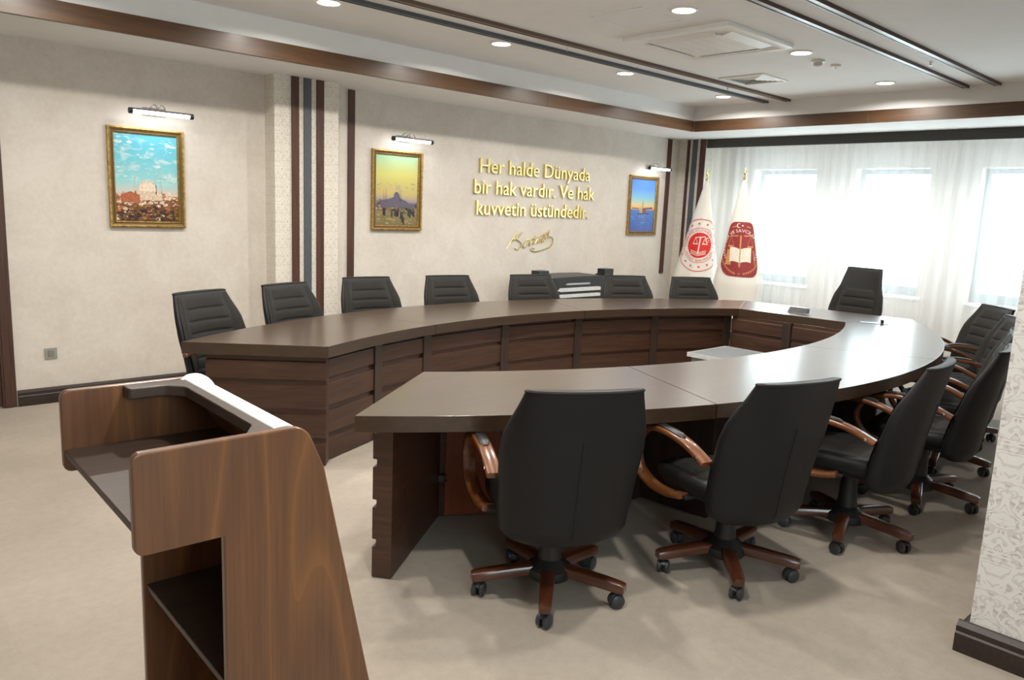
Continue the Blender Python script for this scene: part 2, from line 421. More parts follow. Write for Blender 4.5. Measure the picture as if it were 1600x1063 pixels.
# ceiling rails, two pairs
for i, (y, k) in enumerate([(4.78,'slate'), (4.51,'rail_brown'), (2.70,'rail'), (2.43,'rail')]):
    b = MB(); b.box((RX0,y-.026,CEIL-.022), (RX1-.005,y+.026,CEIL)); b.box((RX0,y-.026,CEIL-.026), (RX1-.005,y-.022,CEIL-.022)); b.box((RX0,y+.022,CEIL-.026), (RX1-.005,y+.026,CEIL-.022))
    b.box((RX0,y-.0275,CEIL-.026), (RX1-.005,y-.026,CEIL), 1)
    struct(b.build('trim_%d' % (15+i), [M[k], M['strip'] if i > 1 else M[k]]))

# ================================================================ CURTAIN
def make_curtain():
    ys, n = [], 900
    y0, y1 = Y0+.02, 6.13
    rng = random.Random(3); ph = [rng.uniform(0, 6.28) for _ in range(8)]
    def fx(y, v):
        g = math.sin(y*2*PI/.135+ph[0]+1.4*math.sin(y*2.1+ph[1])+.8*math.sin(y*5.3+ph[2]))
        h = math.sin(y*2*PI/.31+ph[3]+1.1*math.sin(y*3.7+ph[4]))
        return 9.50+.026*g*(.55+.45*v)+.022*h*(.3+.7*v)
    rows = []
    zs = [2.62, 2.3, 1.6, .8, .02]
    for z in zs:
        v = (2.62-z)/2.6
        rows.append([(fx(y0+(y1-y0)*i/n, v), y0+(y1-y0)*i/n, z) for i in range(n+1)])
    b = MB(); b.loft(rows, False, False, closed=False)
    o = b.build('sheer_curtain', M['voile'], smooth=True, auto=180)
    tag(o, 'floor length white sheer curtain drawn across the windows under the dark pelmet', 'curtain')
make_curtain()

# ================================================================ CEILING FITTINGS
def downlight(x, y, label, group=None):
    t = thing('downlight', label, 'ceiling light', (x,y,CEIL), 0, group)
    b = MB(); b.lathe([(.092,0),(.092,-.006),(.084,-.010),(.076,-.008),(.076,0)], 32); b.build('trim_ring', M['white2'], t, smooth=True)
    b = MB(); b.lathe([(.075,-.001),(.075,-.007),(.05,-.009),(.001,-.0095)], 32); b.build('lens', M['lens'], t, smooth=True)
    li = bpy.data.lights.new('downlight_lamp', 'AREA'); li.shape = 'DISK'; li.size = .14; li.energy = DOWNLIGHT_W; li.color = (1, .95, .87); li.spread = math.radians(165)
    o = bpy.data.objects.new('downlight_lamp', li); C.objects.link(o); o.parent = t; o.location = (0,0,-.014)
    return t
downlight(2.88, 5.0, 'lit round downlight at the top edge of the photo, left of the others')
downlight(4.48, 5.0, 'lit round downlight beside the left rails, second one from the left')
downlight(6.10, 5.0, 'lit round downlight above the quotation, between wood band and left rails')
downlight(7.84, 5.0, 'lit round downlight at the far end of the left rails near the corner')
downlight(4.48, 3.21, 'largest lit round downlight, in front of the air conditioning cassette')
downlight(6.14, 3.23, 'lit round downlight between the cassette and the smoke detector')
downlight(7.85, 3.24, 'lit round downlight nearest the windows, left of the right rails')
OUT = 'downlights outside the photo'
for x, y in [(1.28,5.0), (2.88,3.2), (1.28,3.2), (1.28,1.45), (2.88,1.45)]:
    downlight(x, y, 'lit round downlight in the ceiling outside the left and top of the photo', OUT)

def make_cassette():
    t = thing('air_conditioner', 'white square cassette air conditioner set in the ceiling', 'air conditioner', (5.365,3.60,CEIL-.001))
    b = MB(); w = .475
    o = round_poly([(-w,-w),(w,-w),(w,w),(-w,w)], .03); i = [(x*.86,y*.86) for x,y in o]
    rings = [[(x,y,0) for x,y in o], [(x,y,-.018) for x,y in o], [(x*.985,y*.985,-.03) for x,y in o], [(x,y,-.034) for x,y in i], [(x*.98,y*.98,-.029) for x,y in i]]
    b.loft(rings); b.build('panel', M['white2'], t, smooth=True)
    b = MB(); g = .285; b.box((-g,-g,-.040), (g,g,-.026)); 
    for k in range(5): b.box((-g+.04,-g+.08+k*.1,-.0415), (g-.04,-g+.086+k*.1,-.040))
    b.build('grille', M['white2'], t, bevel=.004)
    for k in range(4):
        b = MB(); b.add([(-.27,.30,-.040),(.27,.30,-.040),(.29,.385,-.022),(-.29,.385,-.022),(-.27,.30,-.048),(.27,.30,-.048),(.29,.389,-.030),(-.29,.389,-.030)],
              [(0,1,2,3),(7,6,5,4),(0,4,5,1),(1,5,6,2),(2,6,7,3),(3,7,4,0)])
        o = b.build('louvre', M['white2'], t); o.rotation_euler = (0,0,k*PI/2)
make_cassette()
def make_diffuser():
    t = thing('air_vent', 'square louvred ceiling vent beside the left rails', 'air vent', (7.04,4.17,CEIL))
    b = MB(); w = .24
    for a in ((-w,-w,w,-w+.03), (-w,w-.03,w,w), (-w,-w+.03,-w+.03,w-.03), (w-.03,-w+.03,w,w-.03)): b.box((a[0],a[1],-.012), (a[2],a[3],0))
    b.build('frame', M['white2'], t, bevel=.003)
    b = MB()
    for q in range(4):
        for k in range(5):
            r = .03+k*.034; h = -.004
            pts = [(-r,r,h-.008),(r,r,h-.008),(r+.026,r+.026,h+.004),(-r-.026,r+.026,h+.004)]
            a = q*PI/2; pts = [(x*math.cos(a)-y*math.sin(a), x*math.sin(a)+y*math.cos(a), z) for x,y,z in pts]
            b.add(pts, [(0,1,2,3)])
    o = b.build('slats', M['white2'], t); md = o.modifiers.new('solid', 'SOLIDIFY'); md.thickness = .002
    MB().box((-.2,-.2,-.001), (.2,.2,0)).build('throat', M['ac_grey'], t)
make_diffuser()
t = thing('smoke_detector', 'domed white smoke detector right of the far downlight', 'smoke detector', (6.52,3.27,CEIL))
b = MB(); b.lathe([(.055,0),(.055,-.012),(.05,-.018)], 28); b.build('base', M['white2'], t, smooth=True)
b = MB(); b.lathe([(.036,-.018),(.036,-.032),(.030,-.044),(.012,-.05),(.001,-.05)], 28); b.build('sensor_dome', M['ac_grey'], t, smooth=True)
t = thing('ceiling_sensor', 'small flat white ceiling sensor right of the smoke detector', 'sensor', (6.78,3.235,CEIL))
b = MB(); b.lathe([(.045,0),(.045,-.008),(.036,-.02),(.001,-.022)], 28); b.build('housing', M['white2'], t, smooth=True)
b = MB(); b.lathe([(.007,-.020),(.005,-.027),(.001,-.028)], 12); b.build('indicator', M['red'], t)
for x, y, lb in ((4.9,4.64,'tiny sprinkler head between the left rails, nearer the camera'), (7.35,4.64,'tiny sprinkler head between the left rails, far end'), (7.05,2.56,'tiny sprinkler head between the right rails')):
    t = thing('sprinkler', lb, 'sprinkler', (x,y,CEIL), 0, 'sprinkler heads')
    b = MB(); b.lathe([(.018,0),(.018,-.004),(.008,-.008),(.008,-.022),(.004,-.026),(.004,-.032)], 14); b.build('body', M['white2'], t, smooth=True)
    b = MB(); b.lathe([(.014,-.032),(.014,-.034)], 14); b.build('deflector', M['steel'], t)

# ================================================================ TABLE
def circ3(p0, p1, p2):
    (ax,ay),(bx,by),(cx,cy) = p0, p1, p2
    d = 2*(ax*(by-cy)+bx*(cy-ay)+cx*(ay-by))
    ux = ((ax*ax+ay*ay)*(by-cy)+(bx*bx+by*by)*(cy-ay)+(cx*cx+cy*cy)*(ay-by))/d
    uy = ((ax*ax+ay*ay)*(cx-bx)+(bx*bx+by*by)*(ax-cx)+(cx*cx+cy*cy)*(bx-ax))/d
    return ux, uy, math.hypot(ax-ux, ay-uy)
def arc3(p0, p1, p2):
    ux, uy, r = circ3(p0, p1, p2)
    a0 = math.atan2(p0[1]-uy, p0[0]-ux); a2 = math.atan2(p2[1]-uy, p2[0]-ux)
    da = (a2-a0+PI) % (2*PI)-PI
    return lambda t, o=0: (ux+(r+o)*math.cos(a0+da*t), uy+(r+o)*math.sin(a0+da*t))
NO = arc3((1.633,2.628), (4.45,1.645), (7.58,2.64)); NI = arc3((2.376,3.163), (4.5,2.47), (6.73,2.88))
FO = arc3((1.671,4.582), (4.35,5.36), (7.40,4.24)); FI = arc3((2.322,4.024), (4.2,4.52), (6.666,3.88))
TT, TB = .752, .682
def sweep_profile(b, p, q, prof, side):
    """extrude (depth,z) profile along p->q; depth grows to the left (side=1) or right (-1)"""
    p, q = Vector(p), Vector(q); t = (q-p).normalized(); n = Vector((-t.y, t.x))*side
    b.loft([[(P.x+n.x*d, P.y+n.y*d, z) for d, z in prof] for P in (p, q)])
def plank_profile(th, g=.018):
    pr = [(0,.004)]
    for z in (.140, .319, .499):
        pr += [(0,z),(g,z+.003),(g,z+.035),(0,z+.037)]
    pr += [(0,.645),(.016,.649),(.016,TB-.001),(th,TB-.001),(th,.004)]
    return pr
def make_table():
    t = thing('conference_table', 'large dark wood oval conference table open at its near left end', 'table', (4.6,3.5,0))
    off = Vector((-4.6,-3.5,0))
    def fin(o): o.parent = t; o.location = off; return o
    cuts = [0, .26, .63, 1]
    for O, I in ((NO, NI), (FO, FI)):
        for a, c in zip(cuts[:-1], cuts[1:]):
            e = .0004 ; n = 26; ts = [a+e+(c-a-2*e)*i/n for i in range(n+1)]
            poly = [O(x) for x in ts]+[I(x) for x in ts[::-1]]
            b = MB(); b.prism(poly, TB, TT); fin(b.build('tabletop_section', M['table'], bevel=.0018))
    e = .002
    b = MB(); b.prism([NO(1), FO(1), FI(1), NI(1)], TB, TT); o = fin(b.build('tabletop_section', M['table'], bevel=.0008))
    # end panels with three grooves
    for O, I, sd in ((NO, NI, -1), (FO, FI, 1)):
        p, q = Vector(O(0)), Vector(I(0)); u = (q-p).normalized(); n = Vector((-u.y, u.x))
        if n.x < 0: n = -n
        p1 = p+u*.125+n*.035; q1 = q-u*.02+n*.035
        side = 1 if Vector((-u.y,u.x)).dot(n) > 0 else -1
        b = MB(); sweep_profile(b, p1, q1, plank_profile(.088), side); fin(b.build('end_panel', M['plank'], bevel=.002))
    # modesty bays and posts along the inner edge
    ts = [.012, .143, .26, .45, .63, .815, .985]
    for I, sd, s2 in ((NI, -1, -1), (FI, 1, 1)):
        pts = [I(x, .085) if I is FI else I(x, .085) for x in ts]
        for k in range(6):
            p, q = Vector(pts[k]), Vector(pts[k+1]); u = (q-p).normalized(); g = .03
            inn = Vector((-u.y,u.x))*(-s2)     # towards the middle of the oval
            pr = [(d, z) for d, z in plank_profile(.03)]
            b = MB(); sweep_profile(b, p+u*g, q-u*g, pr, s2); fin(b.build('modesty_panel', M['plank'], bevel=.002))
            if I is NI:                          # reddish raw veneer on the knee side
                b = MB(); n = Vector((-u.y,u.x))*s2
                a1, a2 = p+u*.06+n*.031, q-u*.05+n*.031
                b.prism([(a1.x,a1.y),(a2.x,a2.y),(a2.x+n.x*.006,a2.y+n.y*.006),(a1.x+n.x*.006,a1.y+n.y*.006)], .01, TB-.002)
                fin(b.build('back_veneer', M['inner'] if k < 2 else M['divider']))
        for k in range(1, 7):
            p = Vector(pts[k]); u = (Vector(pts[min(k+1,6)])-Vector(pts[k-1])).normalized(); n = Vector((-u.y,u.x))*s2
            if k == 6: n = (n+Vector((1,0))*.0).normalized()
            hw = .04
            c = [p-u*hw-n*.012, p+u*hw-n*.012, p+u*hw+n*.035, p-u*hw+n*.035]
            b = MB(); b.prism([(v.x,v.y) for v in c], .002, TB-.001); fin(b.build('post', M['post'], bevel=.002))
    p, q = Vector(NI(.985,.085)), Vector(FI(.985,.085)); u = (q-p).normalized()
    mid = (p+q)/2
    for a, c in ((p, mid), (mid, q)):
        b = MB(); sweep_profile(b, a+u*.045, c-u*.045, plank_profile(.03), -1); fin(b.build('modesty_panel', M['plank'], bevel=.002))
    c = [mid+u*.04-Vector((.012,0)), mid-u*.04-Vector((.012,0)), mid-u*.04+Vector((.035,0)), mid+u*.04+Vector((.035,0))]
    b = MB(); b.prism([(v.x,v.y) for v in c], .002, TB-.001); fin(b.build('post', M['post'], bevel=.002))
    # radial supports between the knee spaces, with steel corner brackets
    for p, q in (((3.53,2.13),(3.495,2.585)), ((5.185,1.95),(5.14,2.42)), ((3.335,4.84),(3.34,4.56)), ((4.83,5.0),(4.82,4.62))):
        p, q = Vector(p), Vector(q); u = (q-p).normalized(); n = Vector((-u.y,u.x))
        c = [p-n*.018, q-n*.018, q+n*.018, p+n*.018]
        b = MB(); b.prism([(v.x,v.y) for v in c], .006, TB-.001); fin(b.build('support_panel', M['divider'], bevel=.002))
    for x, y, rz in ((2.398,3.000,PI*.17), (3.46,2.555,PI*1.0)):
        for z in (.20, .475):
            b = MB(); b.box((-.018,-.018,0), (.018,-.008,.036)); b.box((-.018,-.018,0), (-.008,.018,.036)); b.lathe([(.006,0),(.006,.006)], 10, (.006,-.022,.018), 'Y')
            o = b.build('bracket', M['steel'], bevel=.001); o.parent = t; o.location = (x-4.6,y-3.5,z); o.rotation_euler = (0,0,rz)
make_table()
# flip-up socket boxes on the head of the table
t = thing('socket_box', 'dark raised socket box on the table head, before the flags', 'socket', (6.94,3.42,TT), math.radians(-3))
b = MB(); b.box((-.05,-.105,0), (.05,.105,.004)); b.build('plate', M['steel'], t, bevel=.001)
b = MB(); b.prism([(-.035,.004),(.03,.004),(.03,.05),(.005,.05)], -.095, .095, tf=lambda a,b_,h: (a,h,b_)); b.build('hinged_socket', M['black'], t, bevel=.003)
t = thing('cable_port', 'flat cable port with a small black plug on the table head, near the right chairs', 'socket', (6.92,2.71,TT), math.radians(28))
b = MB(); b.box((-.045,-.11,0), (.045,.11,.004)); b.build('plate', M['steel'], t, bevel=.001)
b = MB(); b.box((-.012,-.075,.004), (.012,-.05,.035)); b.build('plug', M['black'], t, bevel=.003)
# low grey side table inside the oval
t = thing('side_table', 'low grey side table with pale edge standing inside the oval table', 'table', (6.02,3.42,0))
b = MB(); b.box((-.30,-.36,.405), (.30,.36,.43)); b.build('top', M['panelgrey'], t, bevel=.002)
b = MB(); b.box((-.31,-.37,.398), (.31,-.36,.433)); b.box((-.31,.36,.398), (.31,.37,.433)); b.box((-.31,-.36,.398), (-.30,.36,.433)); b.box((.30,-.36,.398), (.31,.36,.433)); b.build('edging', M['paleedge'], t)
b = MB(); b.box((-.28,-.34,.03), (.28,.34,.40)); b.build('cabinet_body', M['panelgrey'], t, bevel=.003)
for sx in (-1,1):
    for sy in (-1,1):
        b = MB(); b.lathe([(.02,0),(.022,.03)], 14, (sx*.24,sy*.30,0)); b.build('foot', M['black'], t)

# ================================================================ CHAIRS
def interp(tab, z):
    for (a, va), (c, vc) in zip(tab[:-1], tab[1:]):
        if z <= c:
            k = max(0, (z-a)/(c-a)); k = k*k*(3-2*k)*.35+k*.65
            return va+(vc-va)*k
    return tab[-1][1]
def make_chair(name, label, tall=False, group=None):
    t = thing(name, label, 'chair', (0,0,0), 0, group)
    # five star base
    b = MB(); b.lathe([(.06,.070),(.092,.074),(.100,.088),(.096,.116),(.066,.140),(.05,.155),(.045,.20),(.041,.33),(.03,.335)], 28)
    b.build('gas_column', M['black'], t, smooth=True)
    for k in range(5):
        pts = [(.07,.130,.029),(.16,.1245,.029),(.26,.115,.027),(.318,.108,.025),(.334,.103,.021)]
        rings = []
        for x, zt, hw in pts:
            h = .041 if x < .3 else .039
            if x > .33: h = .031
            zc = zt-h/2
            rings.append([(x, hw*sx, zc+h/2*sz) for sx, sz in ((-1,-.9),(-.9,-1),(.9,-1),(1,-.9),(1,.78),(.84,1),(-.84,1),(-1,.78))])
        b = MB(); b.loft(rings); o = b.build('base_leg', M['leg'], t, smooth=True, auto=50); o.rotation_euler = (0,0,k*2*PI/5)
        # twin wheel caster
        cb = MB()
        for s in (-1,1):
            cb.lathe([(.004,s*.008),(.026,s*.008),(.0295,s*.011),(.0295,s*.022),(.022,s*.027),(.003,s*.028)], 20, (0,0,.0295), 'Y')
        ring0 = []
        hood = [(-.034,.026),(-.033,.042),(-.022,.057),(0,.064),(.018,.060),(.028,.048)]
        cb.loft([[(x,y,z) for x,z in hood]+[(x*.86,y,z-.006) for x,z in hood[::-1]] for y in (-.009,.009)])
        cb.lathe([(.009,.055),(.009,.074)], 10)
        c = cb.build('caster', M['caster'], o, smooth=True); c.location = (.30,0,0); c.rotation_euler = (0,0,random.uniform(-1.4,1.4)+PI*.2)
    b = MB(); b.box((-.09,-.15,.328), (.09,.10,.372)); b.box((-.15,-.13,.362), (.15,.12,.388)); b.build('mechanism', M['black'], t, bevel=.008)
    b = MB(); b.tube([(.08,-.02,.35),(.20,-.02,.345),(.245,-.02,.335)], [.006,.006,.008]); b.lathe([(.006,.235),(.013,.24),(.013,.275),(.008,.28)], 12, (0,-.02,.335), 'X'); b.build('tilt_lever', M['black'], t, smooth=True)
    b = MB(); b.lathe([(.012,-.0),(.028,-.004),(.030,-.05),(.022,-.058)], 16, (0,.10,.335)); b.build('tension_knob', M['black'], t, smooth=True)
    # seat
    def sq(hx, y0, y1, z, e=4.5, n=40, dz=0):
        r = []
        for i in range(n):
            a = 2*PI*i/n; cx, sy = math.cos(a), math.sin(a)
            x = hx*math.copysign(abs(cx)**(2/e), cx); y = (y0+y1)/2+(y1-y0)/2*math.copysign(abs(sy)**(2/e), sy)
            r.append((x, y, z-dz*max(0,(y-.12)/.15)**2))
        return r
    b = MB(); b.loft([sq(.20,-.19,.20,.375), sq(.240,-.20,.255,.388), sq(.258,-.21,.275,.412), sq(.260,-.21,.28,.445,dz=.01), sq(.252,-.205,.272,.468,dz=.016), sq(.235,-.19,.25,.478,dz=.018)])
    seat = b.build('seat', M['leather'], t, smooth=True, auto=60)
    b = MB(); n = 24; rows = []
    for j in range(n+1):
        y = -.185+.425*j/n; row = []
        for i in range(n+1):
            x = -.205+.41*i/n; u, v = (x/.205), (y-.0275)/.2125
            bul = (1-abs(u)**6)*(1-abs(v)**6)
            tuft = abs(math.sin((y+.185)*PI/.10625))**.35*abs(math.sin((x+.205)*PI/.1367))**.35
            row.append((x, y, .4755+.022*bul*(.62+.38*tuft)-.018*max(0,(y-.12)/.15)**2-.004))
        rows.append(row)
    b.__init__(); b.loft(rows, False, False, closed=False); b.build('seat_cushion', M['cushion'], seat, smooth=True, auto=180)
    # backrest
    ZT = 1.15 if tall else .965
    if tall:
        yt = [(.318,-.265),(.38,-.292),(.5,-.308),(.8,-.355),(.96,-.38),(1.15,-.405)]; wt = [(.318,.19),(.333,.232),(.365,.26),(.45,.272),(.72,.285),(.84,.265),(.98,.215),(1.15,.185)]
    else:
        yt = [(.318,-.265),(.38,-.292),(.5,-.308),(.75,-.352),(.965,-.395)]; wt = [(.318,.19),(.333,.232),(.365,.26),(.45,.273),(.70,.290),(.78,.282),(.965,.226)]
    tt = [(.318,.05),(.345,.10),(.37,.11),(.5,.105),(.75,.085),(ZT-.02,.052),(ZT,.042)]
    wr = [(.318,.05),(.40,.085),(.7,.075),(ZT,.03)]
    def ring(z, sc=1, ts=1, n=44):
        yc, hw, th, w = interp(yt,z), interp(wt,z)*sc, interp(tt,z)*ts, interp(wr,z)
        r = []
        for i in range(n):
            a = 2*PI*i/n; cx, sy = math.cos(a), math.sin(a)
            x = hw*math.copysign(abs(cx)**.55, cx)
            r.append((x, yc+th/2+th/2*math.copysign(abs(sy)**.6, sy)+w*(abs(x)/hw/1.0)**2.2*sc, z))
        return r
    zs = [.318,.321,.327,.336,.35,.365,.38,.42,.46,.5,.55,.6,.65,.7,.74,.78,.82,.86,.9,.93]+([.96,1.0,1.04,1.08,1.11] if tall else [])+[ZT-.012,ZT-.003]
    b = MB(); b.loft([ring(z) for z in zs]+[ring(ZT, .975, .8)])
    back = b.build('backrest', M['leather'], t, smooth=True, auto=55)
    # horizontal piping round the top rim and a centre seam behind
    # the cushion seen from the front, stitched in rows
    b = MB(); rows = []; nz, nx = 60, 18; zb = .47; zt2 = (.93 if tall else ZT-.035); fr = .66
    for j in range(nz+1):
        z = zb+(zt2-zb)*j/nz; row = []
        yc, hw, th, w = interp(yt,z), interp(wt,z), interp(tt,z), interp(wr,z)
        for i in range(nx+1):
            u = -1+2*i/nx; x = hw*fr*u
            y = yc+th*.985+w*abs(fr*u)**2.2
            ph = (z-zb)/(zt2-zb)*(6 if not tall else 5)
            bul = .011*abs(math.sin(ph*PI))**.3*(1-abs(u)**14)+.003*(1-abs(u)**8)-.003
            row.append((x, y+bul, z))
        rows.append(row)
    b.loft(rows, False, False, closed=False); b.build('back_cushion', M['cushion'], back, smooth=True, auto=180)
    for s in (-1,1):                              # side bolsters beside the cushion
        b = MB(); rows = []
        for j in range(41):
            z = zb-.02+(zt2-zb+.035)*j/40; row = []
            yc, hw, th, w = interp(yt,z), interp(wt,z), interp(tt,z), interp(wr,z)
            for i in range(9):
                u = .68+.25*i/8; x = hw*u
                y = yc+th*.93+w*u**2.2+.008*max(0,math.sin(PI*i/8))**.5*max(0,math.sin(PI*j/40))**.3-.004
                row.append((x*s, y, z))
            rows.append(row)
        b.loft(rows, False, False, closed=False); b.build('back_bolster', M['cushion'], back, smooth=True, auto=180)
    b = MB(); n = 24; sm = []
    for j in range(n+1):
        z = .345+(ZT-.20-.345)*j/n; sm.append((.0, interp(yt,z)-.0005, z))
    b.tube(sm, .0022, 6); b.build('seam', M['leather'], back, smooth=True)
    rim = [Vector(p) for p in ring(ZT-.006)]
    b = MB(); b.tube([p for p in rim]+[rim[0]], .0045, 6); b.build('piping', M['cushion'], back, smooth=True)
    # bent wood arms
    for s in (-1,1):
        path = catmull([(-.01,.388),(.08,.373),(.185,.381),(.268,.425),(.308,.495),(.300,.565),(.25,.622),(.155,.655),(.05,.655),(-.06,.632),(-.17,.585)], 5)
        L = len(path); rings = []
        for i, p in enumerate(path):
            q0, q1 = path[max(0,i-1)], path[min(L-1,i+1)]; tg = (q1-q0).normalized(); nn = Vector((-tg.y, tg.x))
            f = i/(L-1); xc = s*(.272+.032*min(1,f*3.2)-.012*max(0,(f-.75)/.25)); hw = .030; th = .0135
            prof = [(-hw,-th*.6),(-hw*.8,-th),(hw*.8,-th),(hw,-th*.6),(hw,th*.6),(hw*.8,th),(-hw*.8,th),(-hw,th*.6)]
            rings.append([(xc+a, p.x+nn.x*d, p.y+nn.y*d) for a, d in prof])
        b = MB(); b.loft(rings); arm = b.build('armrest', M['arm'], t, smooth=True, auto=50)
        b = MB(); rings = []
        i0, i1 = int(L*.62), int(L*.86)
        for i in range(i0, i1+1):
            p = path[i]; tg = (path[i+1]-path[i-1]).normalized(); nn = Vector((-tg.y, tg.x))
            if nn.y > 0: nn = -nn
            e = 1 if i0 < i < i1 else .5
            xc = s*(.304-.012*max(0,(i/(L-1)-.75)/.25)); sg = -nn
            rings.append([(xc+a*e, p.x+sg.x*d, p.y+sg.y*d) for a, d in ((-.021,.010),(.021,.010),(.021,.012+.006*e),(.014,.012+.011*e),(-.014,.012+.011*e),(-.021,.012+.006*e))])
        b.loft(rings); b.build('arm_pad', M['black'], arm, smooth=True)
        b = MB(); b.lathe([(.008,s*.0),(.008,s*.004),(.004,s*.006)], 12, (s*.322,-.13,.603), 'X'); b.lathe([(.008,s*0),(.008,s*.004),(.004,s*.006)], 12, (s*.300,.07,.375), 'X')
        b.build('bolt', M['chrome'], arm, smooth=True)
        b = MB(); b.box((s*.20,-.035,.376), (s*.278,.05,.392)); b.build('arm_bracket', M['black'], t, bevel=.003)
    return t
def children(o): return list(o.children)
def dup(root, label):
    r = root.copy(); C.objects.link(r); r['label'] = label
    for ch in children(root):
        c = ch.copy(); C.objects.link(c); c.parent = r
        for g in children(ch):
            d = g.copy(); C.objects.link(d); d.parent = c
    return r
def pose(o, x, y, az, base):
    o.location = (x,y,0); rz = -math.radians(az); o.rotation_euler = (0,0,rz); k = 0
    for ch in o.children:
        if ch.name.startswith('base_leg'):
            ch.rotation_euler = (0,0,math.radians(base)-rz+k*2*PI/5); k += 1
GR = 'black leather chairs around the oval table'
proto = make_chair('office_chair', 'black leather office chair nearest the camera, back turned, before the table corner', group=GR)
spots = [
 (2.275,2.11,30,5.5,None),
 (3.075,1.757,17,7,'black office chair seen from behind, second along the near side of the table'),
 (3.95,1.575,-7,53.6,'black office chair in profile, third along the near side of the table'),
 (4.82,1.53,-9,55,'black office chair just left of the wallpapered pier, fourth along the near side'),
 (5.66,1.70,-16,50,'mostly hidden black office chair just beyond the one beside the pier'),
 (6.455,1.87,-32,20,'black office chair with grey stitched front, partly cut by the pier edge'),
 (7.185,2.16,-45,40,'black office chair furthest along the near side, at the rounded table corner'),
 (2.185,4.94,157,10,'black office chair at the open left end of the far side'),
 (2.91,5.20,163,30,'black office chair before the striped column, second on the far side'),
 (3.685,5.445,184,50,'black office chair right of the striped column below the dark strip'),
 (4.48,5.36,190,20,'black office chair on the far side, below and right of the sunset painting'),
 (5.35,5.18,196,44,'black office chair below the quotation, left of the black equipment unit'),
 (6.295,4.80,206,12,'black office chair in front of the right part of the equipment unit'),
 (6.93,4.43,208,33,'black office chair in front of the left flag'),
]
for i, (x, y, az, bs, lb) in enumerate(spots):
    o = proto if i == 0 else dup(proto, lb)
    pose(o, x, y, az, bs)
head = make_chair('executive_chair', 'tall high-backed black office chair at the head of the table, before the windows', True)
pose(head, 7.92, 3.42, -86, 15)

# ================================================================ LECTERN
def make_lectern():
    t = thing('lectern', 'brown wooden lectern with open shelf and white front edge, left foreground', 'lectern', (.459,1.535,0), math.radians(-2.07))
    prof = round_poly([(0,1.103),(0,.89),(.177,.89),(.177,0),(.625,0),(.41,1.0),(.365,1.105)], [.02,.02,.004,0,0,.12,.05], 6)
    for n0, n1 in ((0,.022), (.608,.63)):
        b = MB(); b.prism(prof, n0, n1, tf=lambda a,c,h: (a,h,c)); b.build('side_panel', M['lectern'], t, bevel=.004)
    b = MB(); b.prism(round_poly([(.145,.608),(.145,.555),(.235,.555),(.275,.515),(.275,.085),(.252,.050),(.235,.022),(.33,.022),(.33,.608)], [0,.012,.03,.03,.04,.03,0,0,0], 5), 1.072, 1.102)
    b.build('top_frame', M['lectern_dark'], t, bevel=.004)
    b = MB(); b.box((.004,.022,.932), (.40,.608,.950)); b.build('desk_board', M['lectern_dark'], t, bevel=.002)
    b = MB(); b.box((.186,.022,.512), (.49,.608,.530)); b.build('shelf', M['lectern_dark'], t, bevel=.002)
    b = MB(); b.prism([(.32,1.07),(.345,1.07),(.42,.95),(.60,.03),(.575,.03),(.395,.95)], .022, .608, tf=lambda a,c,h: (a,h,c)); b.build('front_panel', M['lectern'], t)
    # white curved front edge
    out = catmull([Vector((.302,1.104)),Vector((.33,1.1055)),Vector((.351,1.098)),Vector((.369,1.080)),Vector((.386,1.048)),Vector((.398,1.01))], 5)
    inn = [Vector((p.x-.012, p.y-.012)) for p in out]
    b = MB(); b.prism([tuple(p) for p in out]+[tuple(p) for p in inn[::-1]], .0225, .6075, tf=lambda a,c,h: (a,h,c)); b.build('front_edge', M['white2'], t, smooth=True)
    cap = [(p.x, p.y) for p in catmull([Vector((.290,1.102)),Vector((.312,1.114)),Vector((.345,1.112)),Vector((.374,1.090)),Vector((.396,1.045))], 5)]
    b = MB(); b.prism(cap+[(.38,1.03),(.30,1.08)], .592, .6075, tf=lambda a,c,h: (a,h,c)); b.build('glint_cap', M['white2'], t, bevel=.003)  # added white cap, builds the bright glint at the far end into the shape
    b = MB(); b.box((.19,.022,.01), (.60,.608,.06)); b.build('plinth', M['lectern'], t)
make_lectern()

# ================================================================ PICTURES
def paint_mat(name, stops, nscale, namp, cloud=None):
    m = N(name); tc = m.n('ShaderNodeTexCoord'); sp = m.n('ShaderNodeSeparateXYZ'); m.l(tc.outputs['Object'], sp.inputs[0])
    n = m.noise(tc.outputs['Object'], nscale, 5, .6, .6)
    n2 = m.noise(m.coord((1,1,2.2)), 9, 5, .6, .8)
    z = m.math('ADD', m.math('ADD', m.math('DIVIDE', sp.outputs[2], .72), .5), m.math('MULTIPLY', m.math('SUBTRACT', n, .5), namp))
    col = m.ramp(z, stops)
    if cloud:
        lo, c = cloud; mask = m.ramp(n2, [(.52, (0,0,0,1)), (.66, (1,1,1,1))])
        above = m.ramp(z, [(lo, (0,0,0,1)), (lo+.06, (.8,.8,.8,1))])
        col = m.mix(m.mix(1.0, mask, above, 'MULTIPLY'), col, c)
    m.set(col, .4); return m.m
def dabs(b, rng, n, x, z, s, mis, el=1.6):
    """small painted brush marks lying on the canvas"""
    for _ in range(n):
        cx, cz = rng.uniform(*x), rng.uniform(*z); w = rng.uniform(*s); h = w/el*rng.uniform(.5,1.4); k = rng.choice(mis)
        pts = [(cx+w*math.cos(a)*rng.uniform(.6,1), -.0012-rng.uniform(0,.0006), cz+h*math.sin(a)*rng.uniform(.6,1)) for a in [2*PI*i/7 for i in range(7)]]
        b.add(pts, [tuple(range(7))], k)
def flat(b, pts, k, d=-.0022): b.add([(x,d,z) for x,z in pts], [tuple(range(len(pts)))], k)
